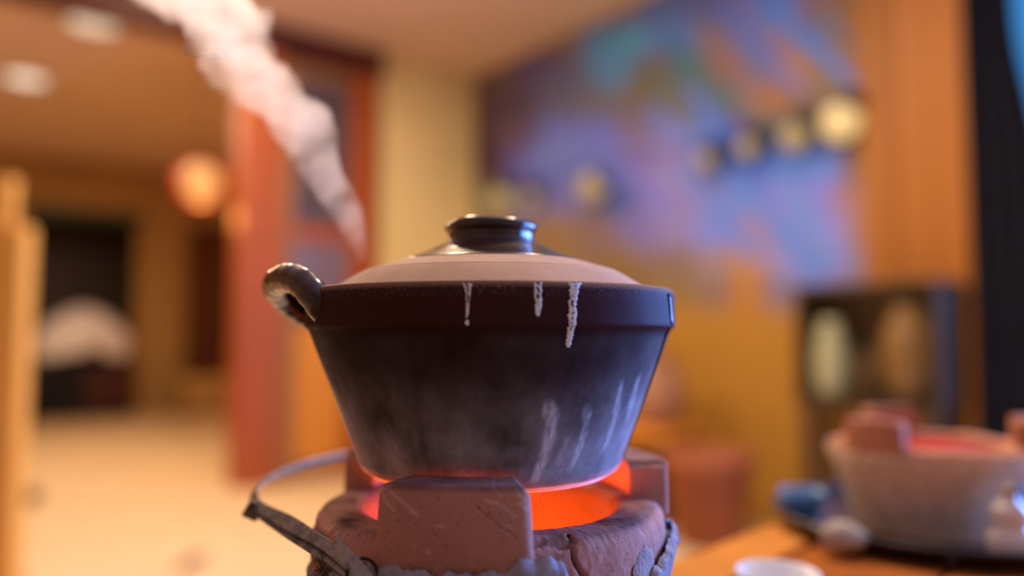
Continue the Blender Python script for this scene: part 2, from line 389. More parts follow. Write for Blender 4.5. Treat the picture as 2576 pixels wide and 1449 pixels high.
# ------------------------------------------------------------------ string of round lamps across the mural
ZS = EYE + 0.965
st = thing('string_light', rm(3.2, B_RIGHT - 0.03, ZS), 'string of round pale gold bulbs in dark sockets across the mural', 'string light')
def loc_of(parent, p): return Vector(p) - parent.location
pts = []
bulb_on = emit('gold_bulb', (0.95, 0.68, 0.26), 0.62, (0.45, 0.34, 0.18)); bulb_dim = emit('dim_gold_bulb', (0.75, 0.54, 0.22), 0.30, (0.3, 0.24, 0.12))
sock = plain('dark_socket', (0.02, 0.018, 0.015), 0.5, 0.2)
for x, y, r, on in ((1262, 500, 0.085, 0), (1335, 497, 0.05, 0), (1490, 470, 0.09, 0), (1775, 400, 0.045, 0), (1880, 370, 0.05, 0), (1998, 345, 0.065, 0), (2115, 308, 0.085, 1)):
    p = at_plane(x, y, B, B_RIGHT - 0.10)
    V, Fc = lathe_data([(max(1e-4, r * math.sin(math.pi * j / 12)), -r * math.cos(math.pi * j / 12)) for j in range(13)], 24)
    bu = mk('bulb', V, Fc, bulb_on if on else bulb_dim, st, True, loc_of(st, p))
    lathe('socket', [(0.035, -0.02), (0.045, 0.0), (0.04, 0.05), (0.015, 0.06)], sock, bu, 20, loc=tuple(-A * 0.06 + Vector((0, 0, r * 0.8 if x != 1490 else 0.02))))
    pts.append(loc_of(st, p + Vector((0, 0, r + 0.045))))
tube('cord', spline([loc_of(st, rm(4.7, B_RIGHT - 0.05, ZS + 0.12))] + pts + [loc_of(st, rm(1.7, B_RIGHT - 0.05, ZS + 0.14))], 6), 0.006, sock, st, 8)

# ------------------------------------------------------------------ ceiling lamps
lampm = emit('lamp_diffuser', (1.0, 0.86, 0.62), 1.0); trimm = plain('white_trim', (0.75, 0.72, 0.65), 0.4, 0.05)
def downlight(p, r, mat, label):
    t = thing('ceiling_downlight', (p.x, p.y, CEIL), label, 'ceiling light', 'recessed ceiling downlights')
    lathe('trim_ring', [(r, 0.0), (r + 0.025, -0.004), (r + 0.022, -0.014), (r, -0.016), (r - 0.004, -0.008)], trimm, t, 32, True)
    lathe('diffuser', [(r - 0.002, -0.001), (r - 0.004, -0.010), (0.0005, -0.014)], mat, t, 32)
# the two downlights in view, and the same row carried on at the same spacing over the room
D1 = at_z(65, 195, CEIL); D2 = at_z(234, 58, CEIL); STEP = D2 - D1
LAMP_C = (1.0, 0.74, 0.48)
def lamp_light(name, p, watts):
    o = light(name, 'AREA', Vector((p.x, p.y, CEIL - 0.02)), watts, LAMP_C, 0.26, Vector((p.x, p.y, 0)))
    o.data.shape = 'DISK'
for p, st_, wt, lab in ((D1, 1.0, 40, 'bright white round downlight in the ceiling beyond the dark beam'),
                        (D2, 0.65, 26, 'dimmer round downlight in the ceiling right beside the dark beam')):
    downlight(p, 0.14, emit('downlight_glow', (1.0, 0.88, 0.66), st_), lab)
    lamp_light('ceiling_downlight_light', p, wt)
for k in (2, 3, 4):
    p = D1 + STEP * k
    downlight(p, 0.14, lampm, 'warm round downlight in the plaster ceiling above the tables')
    lamp_light('ceiling_downlight_offscreen', p, 40)

# ------------------------------------------------------------------ red lantern
LP = at(507, 466, 5.0)
lt = thing('paper_lantern', tuple(LP), 'glowing red paper lantern hanging by the red-brown post', 'lantern')
s = NT('lantern_paper')
sh = s.set(Base_Color=(0.45, 0.03, 0.01), Emission_Color=(1.0, 0.035, 0.008), Emission_Strength=0.22, Roughness=0.7)
pr = []
for j in range(33):
    t = math.pi * (0.12 + 0.76 * j / 32); pr.append((0.165 * math.sin(t) + 0.004 * math.cos(j * math.pi), -0.15 * math.cos(t)))
lathe('paper_shade', pr[4:], sh, lt, 40)
V, Fc = lathe_data([(max(1e-4, 0.118 * math.sin(math.pi * j / 16)), -0.13 * math.cos(math.pi * j / 16)) for j in range(17)], 32)
V = [(v[0] + 0.034, v[1] - 0.082, v[2] - 0.005) for v in V]
mk('lamp_bulb', V, Fc, emit('lantern_bulb', (1.0, 0.46, 0.12), 0.95, (0.05, 0.02, 0.01)), lt)
lathe('cap', [(0.05, 0.138), (0.055, 0.15), (0.02, 0.165)], M['beam'], lt, 24)
tube('cord', [(0, 0, 0.16), (0, 0, CEIL - LP.z)], 0.004, M['black'], lt, 8)
light('lantern_light', 'POINT', LP + Vector((0.0, 0.0, -0.2)), 5, (1.0, 0.36, 0.09), 0.04)

# ------------------------------------------------------------------ hall at the left
# amber wooden screen at the picture's left
ps = at(-4, 1000, 2.75)
scn = thing('wooden_screen', (ps.x, ps.y, 0), 'amber wooden screen panel with a lower end post standing on the sand floor', 'screen')
am2 = plain('bright_amber', (0.86, 0.42, 0.07), 0.45, 0.15, 2, stretch=(4, 4, 0.3))
box('panel', (-0.55, -0.02, 0.03), (0.03, 0.02, EYE + 0.52), am2, scn, 0.005)
box('post', (0.03, -0.035, 0.0), (0.095, 0.035, EYE + 0.39), am2, scn, 0.01)
box('foot', (-0.55, -0.12, 0.0), (0.06, 0.12, 0.05), M['amber'], scn, 0.008)
box('rail', (-0.55, -0.03, EYE + 0.52), (0.03, 0.03, EYE + 0.57), am2, scn, 0.008)
# dark cabinet in the doorway, white cloth bundle on it
pc = rm(A_FAR + 0.05, 1.44, 0)
cb = thing('dark_cabinet', tuple(pc), 'near-black low cabinet with a dark red door standing in the far doorway', 'cabinet', rz=math.atan2(B.y, B.x))
box('body', (-0.53, -0.2, 0.06), (0.55, 0.22, EYE - 0.32), M['black'], cb, 0.01)
box('door', (-0.50, -0.225, 0.1), (0.0, -0.2, EYE - 0.36), M['navy'], cb, 0.008)
dd = box('door', (0.02, -0.225, 0.1), (0.52, -0.2, EYE - 0.36), plain('dark_red_door', (0.05, 0.008, 0.006), 0.5, 0.3), cb, 0.008)
box('handle', (0.05, -0.25, 0.35), (0.07, -0.225, 0.47), M['darkwood'], dd, 0.004)
for x in (-0.5, 0.46): box('foot', (x, -0.18, 0), (x + 0.06, 0.2, 0.06), M['black'], cb)
def bundle():
    V, Fc = [], []; n, m = 48, 28
    for j in range(m + 1):
        ph = math.pi * j / m
        for i in range(n):
            th = 2 * math.pi * i / n
            x = math.sin(ph) * math.cos(th); y = math.sin(ph) * math.sin(th); z = -math.cos(ph)
            v = Vector((0.49 * x, 0.24 * y, 0.36 * (max(z, -0.45))))
            v.z -= 0.10 * abs(x) ** 1.5
            v.z += 0.09 * math.exp(-((x - 0.22) / 0.14) ** 2) * (1 if z < 0 else 0)
            v *= 1 + 0.05 * fbm(v, 6, 2); V.append(v)
    for j in range(m):
        for i in range(n):
            Fc.append((j * n + i, j * n + (i + 1) % n, (j + 1) * n + (i + 1) % n, (j + 1) * n + i))
    o = mk('cloth_bundle', V, Fc, plain('pinkish_white_cloth', (0.92, 0.90, 0.95), 0.9, 0.08, 5, bump=0.2, bscale=14))
    o.location = rm(A_FAR - 0.0, 1.46, EYE - 0.32 + 0.262); o.rotation_euler = (0, 0, math.atan2(B.y, B.x))
    tag(o, 'rounded pinkish white cloth bundle lying on the near-black cabinet', 'cloth')
bundle()
# ochre bench beside the narrow door
bn = thing('ochre_bench', tuple(rm(A_FAR - 0.55, 2.84, 0)), 'ochre box bench below the narrow brown door', 'bench', rz=math.atan2(B.y, B.x))
och = plain('ochre_paint', (0.62, 0.40, 0.10), 0.7, 0.1, 3)
box('seat', (-0.48, -0.22, 0.36), (0.42, 0.22, 0.44), och, bn, 0.015)
box('base', (-0.45, -0.2, 0.0), (0.40, 0.2, 0.36), M['olive'], bn, 0.01)
# shoe and leaf on the floor
sp = at_z(82, 1262, 0)
shoe = thing('slipper', (sp.x, sp.y, 0), 'dark brown slipper lying on the sand floor by the amber screen', 'slipper', rz=0.4)
V, Fc = [], []
def sole(z0, z1, grow=0.0):
    V = []; n = 28
    for z in (z0, z1):
        for i in range(n):
            t = 2 * math.pi * i / n; y = 0.12 * math.sin(t); x = (0.042 + 0.008 * math.sin(t)) * math.cos(t)
            V.append((x * (1 + grow), y * (1 + grow), z))
    Fc = [tuple(range(n - 1, -1, -1)), tuple(range(n, 2 * n))] + [(i, (i + 1) % n, n + (i + 1) % n, n + i) for i in range(n)]
    return V, Fc
mk('sole', *sole(0, 0.025), M['darkwood'], shoe, False)
V = []; Fc = []
for i in range(9):
    t = math.pi * i / 8
    for j in range(5): V.append(((0.05 - 0.004 * j) * math.cos(t), 0.01 + 0.022 * j, 0.022 + (0.055 - 0.008 * j) * math.sin(t)))
for i in range(8):
    for j in range(4): Fc.append((i * 5 + j, i * 5 + j + 1, i * 5 + j + 6, i * 5 + j + 5))
u = mk('upper', V, Fc, plain('brown_leather', (0.06, 0.03, 0.02), 0.5, 0.2), shoe); u.modifiers.new('t', 'SOLIDIFY').thickness = 0.004
lp = at_z(484, 1432, 0)
lf = thing('dry_leaf', (lp.x, lp.y, 0.003), 'small curled dry brown leaf lying on the sand floor', 'leaf', rz=R(35))
V, Fc = [], []; n = 14
for i in range(n + 1):
    t = i / n; wd = 0.026 * math.sin(math.pi * t) ** 0.8 * (1 - 0.3 * t)
    for k in (-1, -0.5, 0, 0.5, 1): V.append((-0.07 + 0.14 * t, wd * k, 0.004 + 0.030 * abs(k) ** 1.5 * math.sin(math.pi * t) + 0.05 * t * t + 0.003 * math.sin(t * 19)))
for i in range(n):
    for k in range(4): Fc.append((i * 5 + k, i * 5 + k + 1, i * 5 + k + 6, i * 5 + k + 5))
lm = plain('dry_leaf_brown', (0.16, 0.08, 0.04), 0.8, 0.3, 40)
o = mk('blade', V, Fc, lm, lf); o.modifiers.new('t', 'SOLIDIFY').thickness = 0.001
tube('stem', [(-0.07, 0, 0.005), (-0.09, 0.004, 0.004), (-0.11, 0.01, 0.002)], 0.0018, lm, lf, 6)

# ------------------------------------------------------------------ furniture along the mural wall
ang = math.atan2(-A.y, -A.x)
# dark shelf cabinet
def wall_thing(name, a, off, z, label, cat, group=None):
    return thing(name, tuple(rm(a, B_RIGHT - off, z)), label, cat, group, ang)
kb = wall_thing('shelf_cabinet', 1.55, 0.215, 0, 'dark brown open shelf cabinet on legs below the amber pillar', 'cabinet')
W2 = 0.30
kw = plain('cabinet_wood', (0.055, 0.032, 0.014), 0.55, 0.3, 4, stretch=(1, 4, 4))
zt, zb = EYE + 0.21, EYE - 0.30
# local +x runs towards the camera along the wall, +y is away from the room (into the wall)
box('top_board', (-W2, -0.12, zt - 0.03), (W2, 0.12, zt), kw, kb, 0.004)
box('bottom_board', (-W2, -0.12, zb), (W2, 0.12, zb + 0.03), kw, kb, 0.004)
box('side_board', (-W2, -0.12, zb + 0.03), (-W2 + 0.03, 0.12, zt - 0.03), kw, kb, 0.003)
box('side_board', (W2 - 0.03, -0.12, zb + 0.03), (W2, 0.12, zt - 0.03), kw, kb, 0.003)
box('back_board', (-W2 + 0.03, 0.10, zb + 0.03), (W2 - 0.03, 0.12, zt - 0.03), plain('cabinet_back', (0.16, 0.10, 0.04), 0.7, 0.4, 3), kb)
for x in (-W2 + 0.02, W2 - 0.07):
    for y in (-0.11, 0.06): box('leg', (x, y, 0), (x + 0.05, y + 0.05, zb), kw, kb, 0.004)
def pot_of(name, prof, mat, loc, label, cat, lid=None, n=40):
    t = thing(name, loc, label, cat)
    lathe('body', prof, mat, t, n)
    if lid: lathe('lid', lid[0], lid[1], t, n)
    return t
def kb_at(x, y, z): return tuple(Matrix.Rotation(ang, 3, 'Z') @ Vector((x, y, 0)) + Vector((kb.location.x, kb.location.y, z)))
zs = zb + 0.031
pot_of('green_vase', [(0.05, 0), (0.065, 0.03), (0.07, 0.14), (0.06, 0.25), (0.04, 0.30), (0.045, 0.33), (0.035, 0.33), (0.033, 0.30)],
       plain('celadon_glaze', (0.44, 0.44, 0.25), 0.3, 0.1, 6), kb_at(-0.185, -0.03, zs), 'pale celadon green vase on the dark shelf cabinet', 'vase')
pot_of('brown_urn', [(0.06, 0), (0.09, 0.05), (0.105, 0.16), (0.095, 0.29), (0.06, 0.35), (0.068, 0.38), (0.055, 0.38), (0.05, 0.35)],
       plain('brown_glaze', (0.22, 0.12, 0.035), 0.4, 0.25, 6), kb_at(0.14, -0.01, zs), 'wide brown glazed urn on the dark shelf cabinet', 'urn')
pot_of('squat_jar', [(0.03, 0), (0.045, 0.03), (0.048, 0.10), (0.035, 0.16), (0.038, 0.18), (0.03, 0.18)],
       plain('umber_glaze', (0.12, 0.07, 0.03), 0.45, 0.2, 6), kb_at(-0.04, 0.02, zs), 'squat umber jar between green vase and brown urn', 'jar')
# low plank bench with two jars, farther down the wall
lb = wall_thing('plank_bench', 2.86, 0.30, 0, 'low amber plank bench against the wall below the mural', 'bench')
box('seat', (-0.62, -0.18, 0.42), (0.40, 0.18, 0.47), M['amber'], lb, 0.006)
for x in (-0.56, 0.26): box('leg', (x, -0.15, 0.0), (x + 0.07, 0.15, 0.42), M['darkwood'], lb, 0.005)
def lb_at(x, y, z): return tuple(Matrix.Rotation(ang, 3, 'Z') @ Vector((x, y, 0)) + Vector((lb.location.x, lb.location.y, z)))
pot_of('pink_jar', [(0.07, 0), (0.12, 0.05), (0.135, 0.16), (0.12, 0.26), (0.08, 0.31), (0.085, 0.34), (0.07, 0.34)],
       plain('pinkish_clay', (0.42, 0.21, 0.12), 0.7, 0.15, 5), lb_at(0.20, 0.0, 0.471), 'pinkish clay jar standing on the low plank bench', 'jar',
       ([(0.09, 0.341), (0.085, 0.36), (0.03, 0.385), (0.025, 0.40), (0.0005, 0.41)], M['doorwood']))
pot_of('dark_jug', [(0.07, 0), (0.11, 0.08), (0.115, 0.26), (0.075, 0.42), (0.05, 0.50), (0.06, 0.56), (0.045, 0.56)],
       plain('black_brown_glaze', (0.035, 0.018, 0.01), 0.4, 0.2, 5), lb_at(-0.45, 0.0, 0.471), 'tall black-brown jug on the low plank bench', 'jug')
rp = rm(2.20, B_RIGHT - 0.50, 0)
pot_of('terracotta_planter', [(0.13, 0), (0.155, 0.05), (0.19, 0.34), (0.215, 0.36), (0.215, 0.42), (0.19, 0.42), (0.175, 0.36)],
       plain('red_terracotta', (0.34, 0.10, 0.035), 0.8, 0.2, 5), tuple(rp), 'red terracotta planter on the floor beside the low bench', 'planter')

# ================================================================== TABLE AT THE RIGHT with tray and second stove
TZ = 0.75
tang = R(45)     # long axis direction
tab = thing('plank_table', (0.10, 0.64, 0), 'orange-brown plank table carrying the dark round tray', 'table')
U = Vector((math.sin(tang), math.cos(tang), 0)); Vv = Vector((math.cos(tang), -math.sin(tang), 0))
def tb(name, u0, u1, v0, v1, z0, z1, mat, bev=0.003):
    V, Fc = box_data((u0, v0, z0), (u1, v1, z1), bev)
    V = [U * v[0] + Vv * v[1] + Vector((0, 0, v[2])) for v in V]
    return mk(name, V, [tuple(reversed(f)) for f in Fc], mat, tab, False)
edge = plain('table_edge_wood', (0.62, 0.25, 0.05), 0.7, 0.15, 6, stretch=(3, 3, 3), spec=0.05)
tw = plain('table_wood', (0.36, 0.11, 0.02), 0.7, 0.2, 6, stretch=(3, 3, 3), spec=0.05)
tb('border_board', 0, 0.52, 0, 0.06, TZ - 0.03, TZ, edge)
v = 0.066
for k in range(6):
    tb('plank', 0, 0.52, v, v + 0.114, TZ - 0.03, TZ - 0.001, tw); v += 0.117
for u in (0.02, 0.44):
    for q in (0.02, 0.68): tb('leg', u, u + 0.05, q, q + 0.05, 0, TZ - 0.03, tw)
TC = at_z(2345, 1330, TZ); TC.z = TZ
tray = tag(lathe('round_tray', [(0.0005, 0.002), (0.120, 0.002), (0.128, 0.003), (0.150, 0.017), (0.155, 0.018), (0.156, 0.015), (0.133, -0.0), (0.0005, -0.0)],
      plain('black_lacquer', (0.012, 0.010, 0.016), 0.3, 0.2, 8, coat=0.3), None, 72, loc=(TC.x, TC.y, TZ + 0.0005)), 'round black lacquer tray under the second stove', 'tray')

# ================================================================== STOVES
AX, AY = -0.013, 0.465           # axis of the main stove and the clay pot
def clay_mat(name, base, dark, pale, soot=True):
    s = NT(name)
    n1 = s.noise(22, 5, 0.6); n2 = s.noise(140, 4, 0.7); n3 = s.noise(600, 2, 0.6)
    c = s.ramp(n1, [(0.3, tuple(x * 0.86 for x in base)), (0.7, tuple(x * 1.10 for x in base))])
    c = s.mix(s.ramp(n2, [(0.60, 0.0), (0.75, 0.55)]), c, pale)
    c = s.mix(s.ramp(n3, [(0.28, 0.8), (0.36, 0.0)]), c, dark)
    st = s.n('TexNoise'); st.inputs['Scale'].default_value = 60; st.inputs['Detail'].default_value = 2
    s.link(s.map((1, 1, 5.5), (0.5, 0.9, 0.3)), st.inputs['Vector'])
    c = s.mix(s.ramp(st.outputs['Fac'], [(0.70, 0.0), (0.78, 0.5)]), c, pale)
    at_ = s.attr('soot_shade')
    c = s.mix(s.attr('pale')['Fac'], c, tuple(min(1, v * 1.1) for v in pale))
    c = s.mix(at_['Fac'], c, dark)
    s.set(Base_Color=c, Roughness=0.9, Specular_IOR_Level=0.2)
    s.bump(s.math('ADD', s.math('MULTIPLY', n2, 0.6), s.math('MULTIPLY', n3, 0.5)), 0.32, 0.0012)
    return s.m
CL = clay_mat('brick_clay', (0.54, 0.265, 0.205), (0.05, 0.025, 0.022), (0.62, 0.45, 0.40))
def plaster_mat(name, base):
    s = NT(name); n1 = s.noise(40, 5, 0.65); n2 = s.noise(420, 3, 0.7)
    c = s.ramp(n1, [(0.3, tuple(x * 0.75 for x in base)), (0.7, tuple(min(1, x * 1.15) for x in base))])
    c = s.mix(s.ramp(n2, [(0.30, 0.7), (0.40, 0.0)]), c, tuple(x * 0.3 for x in base))
    s.set(Base_Color=c, Roughness=0.95, Specular_IOR_Level=0.15); s.bump(s.math('ADD', n1, s.math('MULTIPLY', n2, 0.7)), 0.9, 0.002)
    return s.m
PL = plaster_mat('grey_plaster', (0.38, 0.35, 0.38))
def phi_dir(p): return Vector((math.sin(p), -math.cos(p), 0))     # p = 0 faces the camera, positive to the right
def set_soot_shade(o, vals):
    at_ = o.data.attributes.new('soot_shade', 'FLOAT', 'POINT'); at_.data.foreach_set('value', vals)

RIM_Z, LUG_Z, LUG_Z2 = EYE - 0.099, EYE - 0.0705, EYE - 0.077
def build_stove(root, z_rim, base_z, lugs, clay, plaster, detail=1, crack=True, shell_top=None, seed=0, rb=0.094, rt=0.0135):
    """all shapes local to root, whose origin is on the axis at the base"""
    zr = z_rim - base_z
    prof = [(0.0005, 0.045), (0.050, 0.045), (0.062, 0.047), (0.069, zr - 0.045), (0.0745, zr - 0.006), (0.077, zr - 0.0015), (0.081, zr),
            (0.0935, zr), (0.0985, zr - 0.002), (0.1025, zr - 0.0065), (0.1038, zr - 0.013), (0.1015 if detail else 0.094, zr - 0.034), (rb - 0.002, 0.02), (rb - 0.006, 0.0)]
    pf = refine(prof, 0.0016 if detail else 0.006); n = 900 if detail else 160
    V, Fc = lathe_data(pf, n); W = []; V2 = []
    for (x, y, z) in V:
        p = Vector((x, y, z)); r = math.hypot(x, y); ph = math.atan2(x, -y)
        k = 0.0009 * fbm(p + Vector((seed, 0, 0)), 45, 3) + 0.0003 * fbm(p, 300, 2)
        soot_shade = 0.0
        if r > 0.075 and detail:
            if z > zr - 0.012: soot_shade = 0.85 * ss(r, 0.076, 0.082) * (1 - ss(r, 0.096, 0.101)) * (0.7 + 0.5 * fbm(p, 60, 2))
        if detail and r < 0.0785 and z > 0.05: soot_shade = 0.6 * (1 - ss(r, 0.0765, 0.0785))  # inner wall's soot also darkens it against the window light
        rad = r + (k if r > 0.06 else 0); dz = k if z > zr - 0.01 else 0
        if crack and r > 0.078:
            # the crack runs across the rim and down the front right of the wall
            pc = R(28.0) + 0.012 * math.sin(z * 260) + 0.02 * fbm((0, 0, z), 60, 2) + R(3.0) * ss(z, zr - 0.03, zr)* -1
            d = abs(ph - pc) * r
            if r > 0.095:
                g = max(0, 1 - d / 0.0016); rad -= 0.009 * ss(g, 0, 0.8)
            if z > zr - 0.008 and R(9) < ph < R(27):
                d2 = abs(r - 0.0985 + 0.002 * fbm((ph * 3, 0, 0), 4, 2)); g = max(0, 1 - d2 / 0.0013); dz -= 0.006 * ss(g, 0, 0.8)
        if detail and r > 0.095 and -1.75 < ph < -0.3:
            zl = zr - 0.016 - 0.016 * (ph + 1.45) + 0.0015 * fbm((ph * 6, 0, 0), 3, 2)
            rad += 0.0032 * ss(zl - z, 0, 0.0012) * ss(ph, -1.75, -1.5)
        s_ = rad / r if r > 1e-5 else 1
        V2.append((x * s_, y * s_, z + dz)); W.append(max(0.0, min(1.0, soot_shade)))
    o = mk('clay_liner', V2, Fc, clay, root); set_soot_shade(o, W)
    for lk, (pc, half, zt, ro) in enumerate(lugs):
        lug(root, pc, half, zt - base_z, zr, ro, clay, detail, seed + lk, front=(lk == 0 and detail == 1))
    # plaster shell with ragged upper edge
    n, m = (420, 40) if detail else (120, 12)
    V, Fc = [], []
    for j in range(m + 1):
        t = j / m
        for i in range(n):
            ph = 2 * math.pi * i / n - math.pi
            top = (shell_top(ph) if shell_top else zr - 0.03) + 0.0028 * fbm((math.sin(ph) * 4, math.cos(ph) * 4, seed), 4.5, 4) + (0.0016 * fbm((math.sin(ph) * 9, math.cos(ph) * 9, seed + 4), 9, 3) if detail else 0)
            z = top * t
            r0 = rb + rt * (z / (zr - 0.02)) ** 1.3 + (0.0062 * math.exp(-((ph + 0.14) / 0.42) ** 2) if detail else 0)
            th = 0.0028 * (1 - ss(t, 0.95, 1.0)) - 0.0018 * ss(t, 0.98, 1.0)
            p = phi_dir(ph) * (r0 + th) ; p.z = z
            p += phi_dir(ph) * (0.0012 * fbm(p, 70, 3) + 0.0005 * fbm(p, 420, 2)); V.append(p)
    for j in range(m):
        for i in range(n):
            Fc.append((j * n + i, j * n + (i + 1) % n, (j + 1) * n + (i + 1) % n, (j + 1) * n + i))
    mk('plaster_shell', V, Fc, plaster, root)
def lug(root, pc, half, zt, zr, ro, clay, detail, seed, front):
    """a pot rest: curved block on the rim, rounded, standing slightly proud of the wall"""
    nu, nz, nr = ((230, 130, 30) if front else (60, 40, 14)) if detail else (16, 12, 6)
    zb = zr - (0.042 if front else 0.006); ri = 0.0835
    V, Fc = [], []; idx = {}
    def pt(u, r, z):
        # u in -1..1 ; the block widens towards its foot
        wide = half * (1.0 + (0.10 if front else 0.06) * (1 - (z - zb) / (zt - zb)))
        if front: ro2 = ro + 0.002 - (ro - 0.1035) * (1 - ss(z, zb - 0.002, zr + 0.004)) * 0.9 - 0.001 * ss(z, zr, zt)
        else: ro2 = ro
        rr = ri + (ro2 - ri) * r
        cz = zt - z
        e = 0.0045
        uu = u
        ph = pc + wide * uu
        p = phi_dir(ph) * rr; p.z = z
        k = 0.0004 * fbm(p + Vector((seed * 3.1, 0, 0)), 45, 2) + 0.00012 * fbm(p, 320, 2)
        edge_u = max(0, (abs(u) - 0.86) / 0.14); edge_z = max(0, 1 - cz / 0.006); edge_r = abs(r - 0.5) * 2
        cut = (edge_u ** 2) * (edge_z ** 2)
        p += phi_dir(ph) * (k - 0.0028 * edge_u ** 2.5 * (1 if r > 0.5 else -0.3))
        p.z += k - 0.0035 * cut - 0.0007 * edge_z ** 2 * ss(edge_r, 0.75, 1.0) - 0.0008 * edge_u ** 2 * edge_z
        p -= phi_dir(ph) * (0.0010 * ss(edge_z, 0.75, 1.0) * (1 if r > 0.95 else 0) )
        return p
    def grid(fn, a, b):
        k0 = len(V)
        for j in range(b + 1):
            for i in range(a + 1): V.append(fn(i / a, j / b))
        for j in range(b):
            for i in range(a):
                q = k0 + j * (a + 1) + i; Fc.append((q, q + 1, q + a + 2, q + a + 1))
    zlo = zb - 0.004
    grid(lambda s, t: pt(2 * s - 1, 1, zlo + (zt - zlo) * t), nu, nz)
    grid(lambda s, t: pt(1 - 2 * s, 0, zlo + (zt - zlo) * t), nu, nz)
    grid(lambda s, t: pt(2 * s - 1, 1 - t, zt), nu, nr)
    grid(lambda s, t: pt(1, 1 - s, zlo + (zt - zlo) * t), nr, nz)
    grid(lambda s, t: pt(-1, s, zlo + (zt - zlo) * t), nr, nz)
    pale = [0.0] * len(V); dark = [0.0] * len(V)
    if front and detail:
        for (x0, y0, x1, y1, wd, kind) in ((1195, 1272, 1248, 1318, 0.00055, 1), (1248, 1318, 1292, 1346, 0.0004, 1), (978, 1248, 1018, 1276, 0.0006, 0), (1018, 1276, 1048, 1300, 0.0007, 0), (944, 1243, 972, 1232, 0.0009, 0), (944, 1243, 958, 1262, 0.0008, 0),
                                           (958, 1270, 985, 1293, 0.0008, 0), (1168, 1212, 1215, 1236, 0.0004, 1), (1222, 1258, 1250, 1266, 0.0006, 0), (1250, 1262, 1300, 1300, 0.0004, 0), (1095, 1325, 1118, 1326, 0.0004, 0), (1302, 1235, 1318, 1262, 0.0012, 0), (1308, 1268, 1322, 1282, 0.0010, 0), (1225, 1210, 1262, 1250, 0.0004, 0), (1082, 1340, 1098, 1352, 0.0004, 1), (1074, 1391, 1078, 1393, 0.0008, 0)):
            q0 = at(x0, y0, 0.353) - root.location; q1 = at(x1, y1, 0.353) - root.location
            for i, v in enumerate(V):
                if v.y > -0.085: continue
                dx, dz_ = q1.x - q0.x, q1.z - q0.z; t = ((v.x - q0.x) * dx + (v.z - q0.z) * dz_) / (dx * dx + dz_ * dz_); t = max(0, min(1, t))
                dd_ = math.hypot(v.x - q0.x - t * dx, v.z - q0.z - t * dz_) * (1 + 0.5 * noise.noise(v * 900)) / wd
                if dd_ < 2:
                    g = math.exp(-dd_ * dd_)
                    if kind: dark[i] = max(dark[i], g)
                    else: pale[i] = max(pale[i], 0.8 * g)
        for i, v in enumerate(V):
            if dark[i] > 0: V[i] = v * (1 - 0.006 * dark[i]); V[i].z = v.z
    o = mk('pot_rest', V, Fc, clay, root)
    q = o.data.attributes.new('pale', 'FLOAT', 'POINT'); q.data.foreach_set('value', pale)
    W = [0.6 * ss(v.z, zt - 0.0030, zt - 0.0014) * (0.9 + 0.3 * fbm(v, 80, 2)) for v in V]
    set_soot_shade(o, [max(0, min(1, x)) for x in W])
    import bmesh
    bm = bmesh.new(); bm.from_mesh(o.data); bmesh.ops.remove_doubles(bm, verts=bm.verts, dist=0.00015); bmesh.ops.recalc_face_normals(bm, faces=bm.faces)
    bm.to_mesh(o.data); bm.free()

BASE = TZ + 0.0005
stove = thing('charcoal_stove', (AX, AY, BASE), 'cracked red-brown clay charcoal stove with grey plaster shell and wire handle', 'stove')
def shell_top(ph):
    d = math.degrees(ph); zf = EYE - BASE
    K = [(-180, .125), (-110, .13), (-75, .132), (-45, .119), (-25, .1095), (4, .1085), (8, .104), (17, .1035), (20, .107), (24, .126), (30, .138), (46, .136), (56, .124), (72, .115), (85, .111), (100, .115), (181, .125)]
    for (d0, t0), (d1, t1) in zip(K, K[1:]):
        if d0 <= d <= d1: t = t0 + (t1 - t0) * (d - d0) / (d1 - d0)
    return zf - t
build_stove(stove, RIM_Z, BASE, [(R(-8), R(19.2), LUG_Z, 0.1115), (R(108), R(17), LUG_Z2, 0.1085), (R(-133), R(19), LUG_Z2, 0.1085)], CL, PL, 1, True, shell_top)
# plaster smears left on the front right
def smear(parent, outline, rfun, mat, name):
    n = len(outline); V = []; Fc = []
    cx = sum(p[0] for p in outline) / n; cz = sum(p[1] for p in outline) / n
    for k, sc in enumerate((1.0, 0.93, 0.6, 0.25)):
        for ph, z in outline:
            a, b = cx + (ph - cx) * sc, cz + (z - cz) * sc
            r = rfun(b) + (0.0, 0.0004, 0.0006, 0.0006)[k]; p = phi_dir(a) * r; p.z = b; V.append(p)
    for k in range(3):
        for i in range(n): Fc.append((k * n + i, k * n + (i + 1) % n, (k + 1) * n + (i + 1) % n, (k + 1) * n + i))
    Fc.append(tuple(3 * n + i for i in range(n)))
    return mk(name, V, Fc, mat, parent)
def blob(c, rx, rz, n, seed):
    return [(c[0] + rx * math.cos(2 * math.pi * i / n) * (1 + 0.35 * noise.noise(Vector((math.cos(6.283 * i / n) * 1.5, math.sin(6.283 * i / n) * 1.5, seed)))),
             c[1] + rz * math.sin(2 * math.pi * i / n) * (1 + 0.35 * noise.noise(Vector((math.cos(6.283 * i / n) * 1.5 + 5, math.sin(6.283 * i / n) * 1.5, seed))))) for i in range(n)]
zr_ = RIM_Z - BASE
PS = plaster_mat('pale_smear', (0.44, 0.34, 0.32))
smear(stove, blob((R(53), zr_ - 0.022), R(6.5), 0.010, 36, 1), lambda z: 0.1036, PS, 'plaster_smear')
# nub of the wire fixing on the right
V, Fc = jag_ball(0.006, 3, 0.2, 10, (1, 1, 0.8)); mk('plaster_nub', V, Fc, PL, stove, True, tuple(phi_dir(R(84)) * 0.106 + Vector((0, 0, EYE - 0.121 - BASE))))

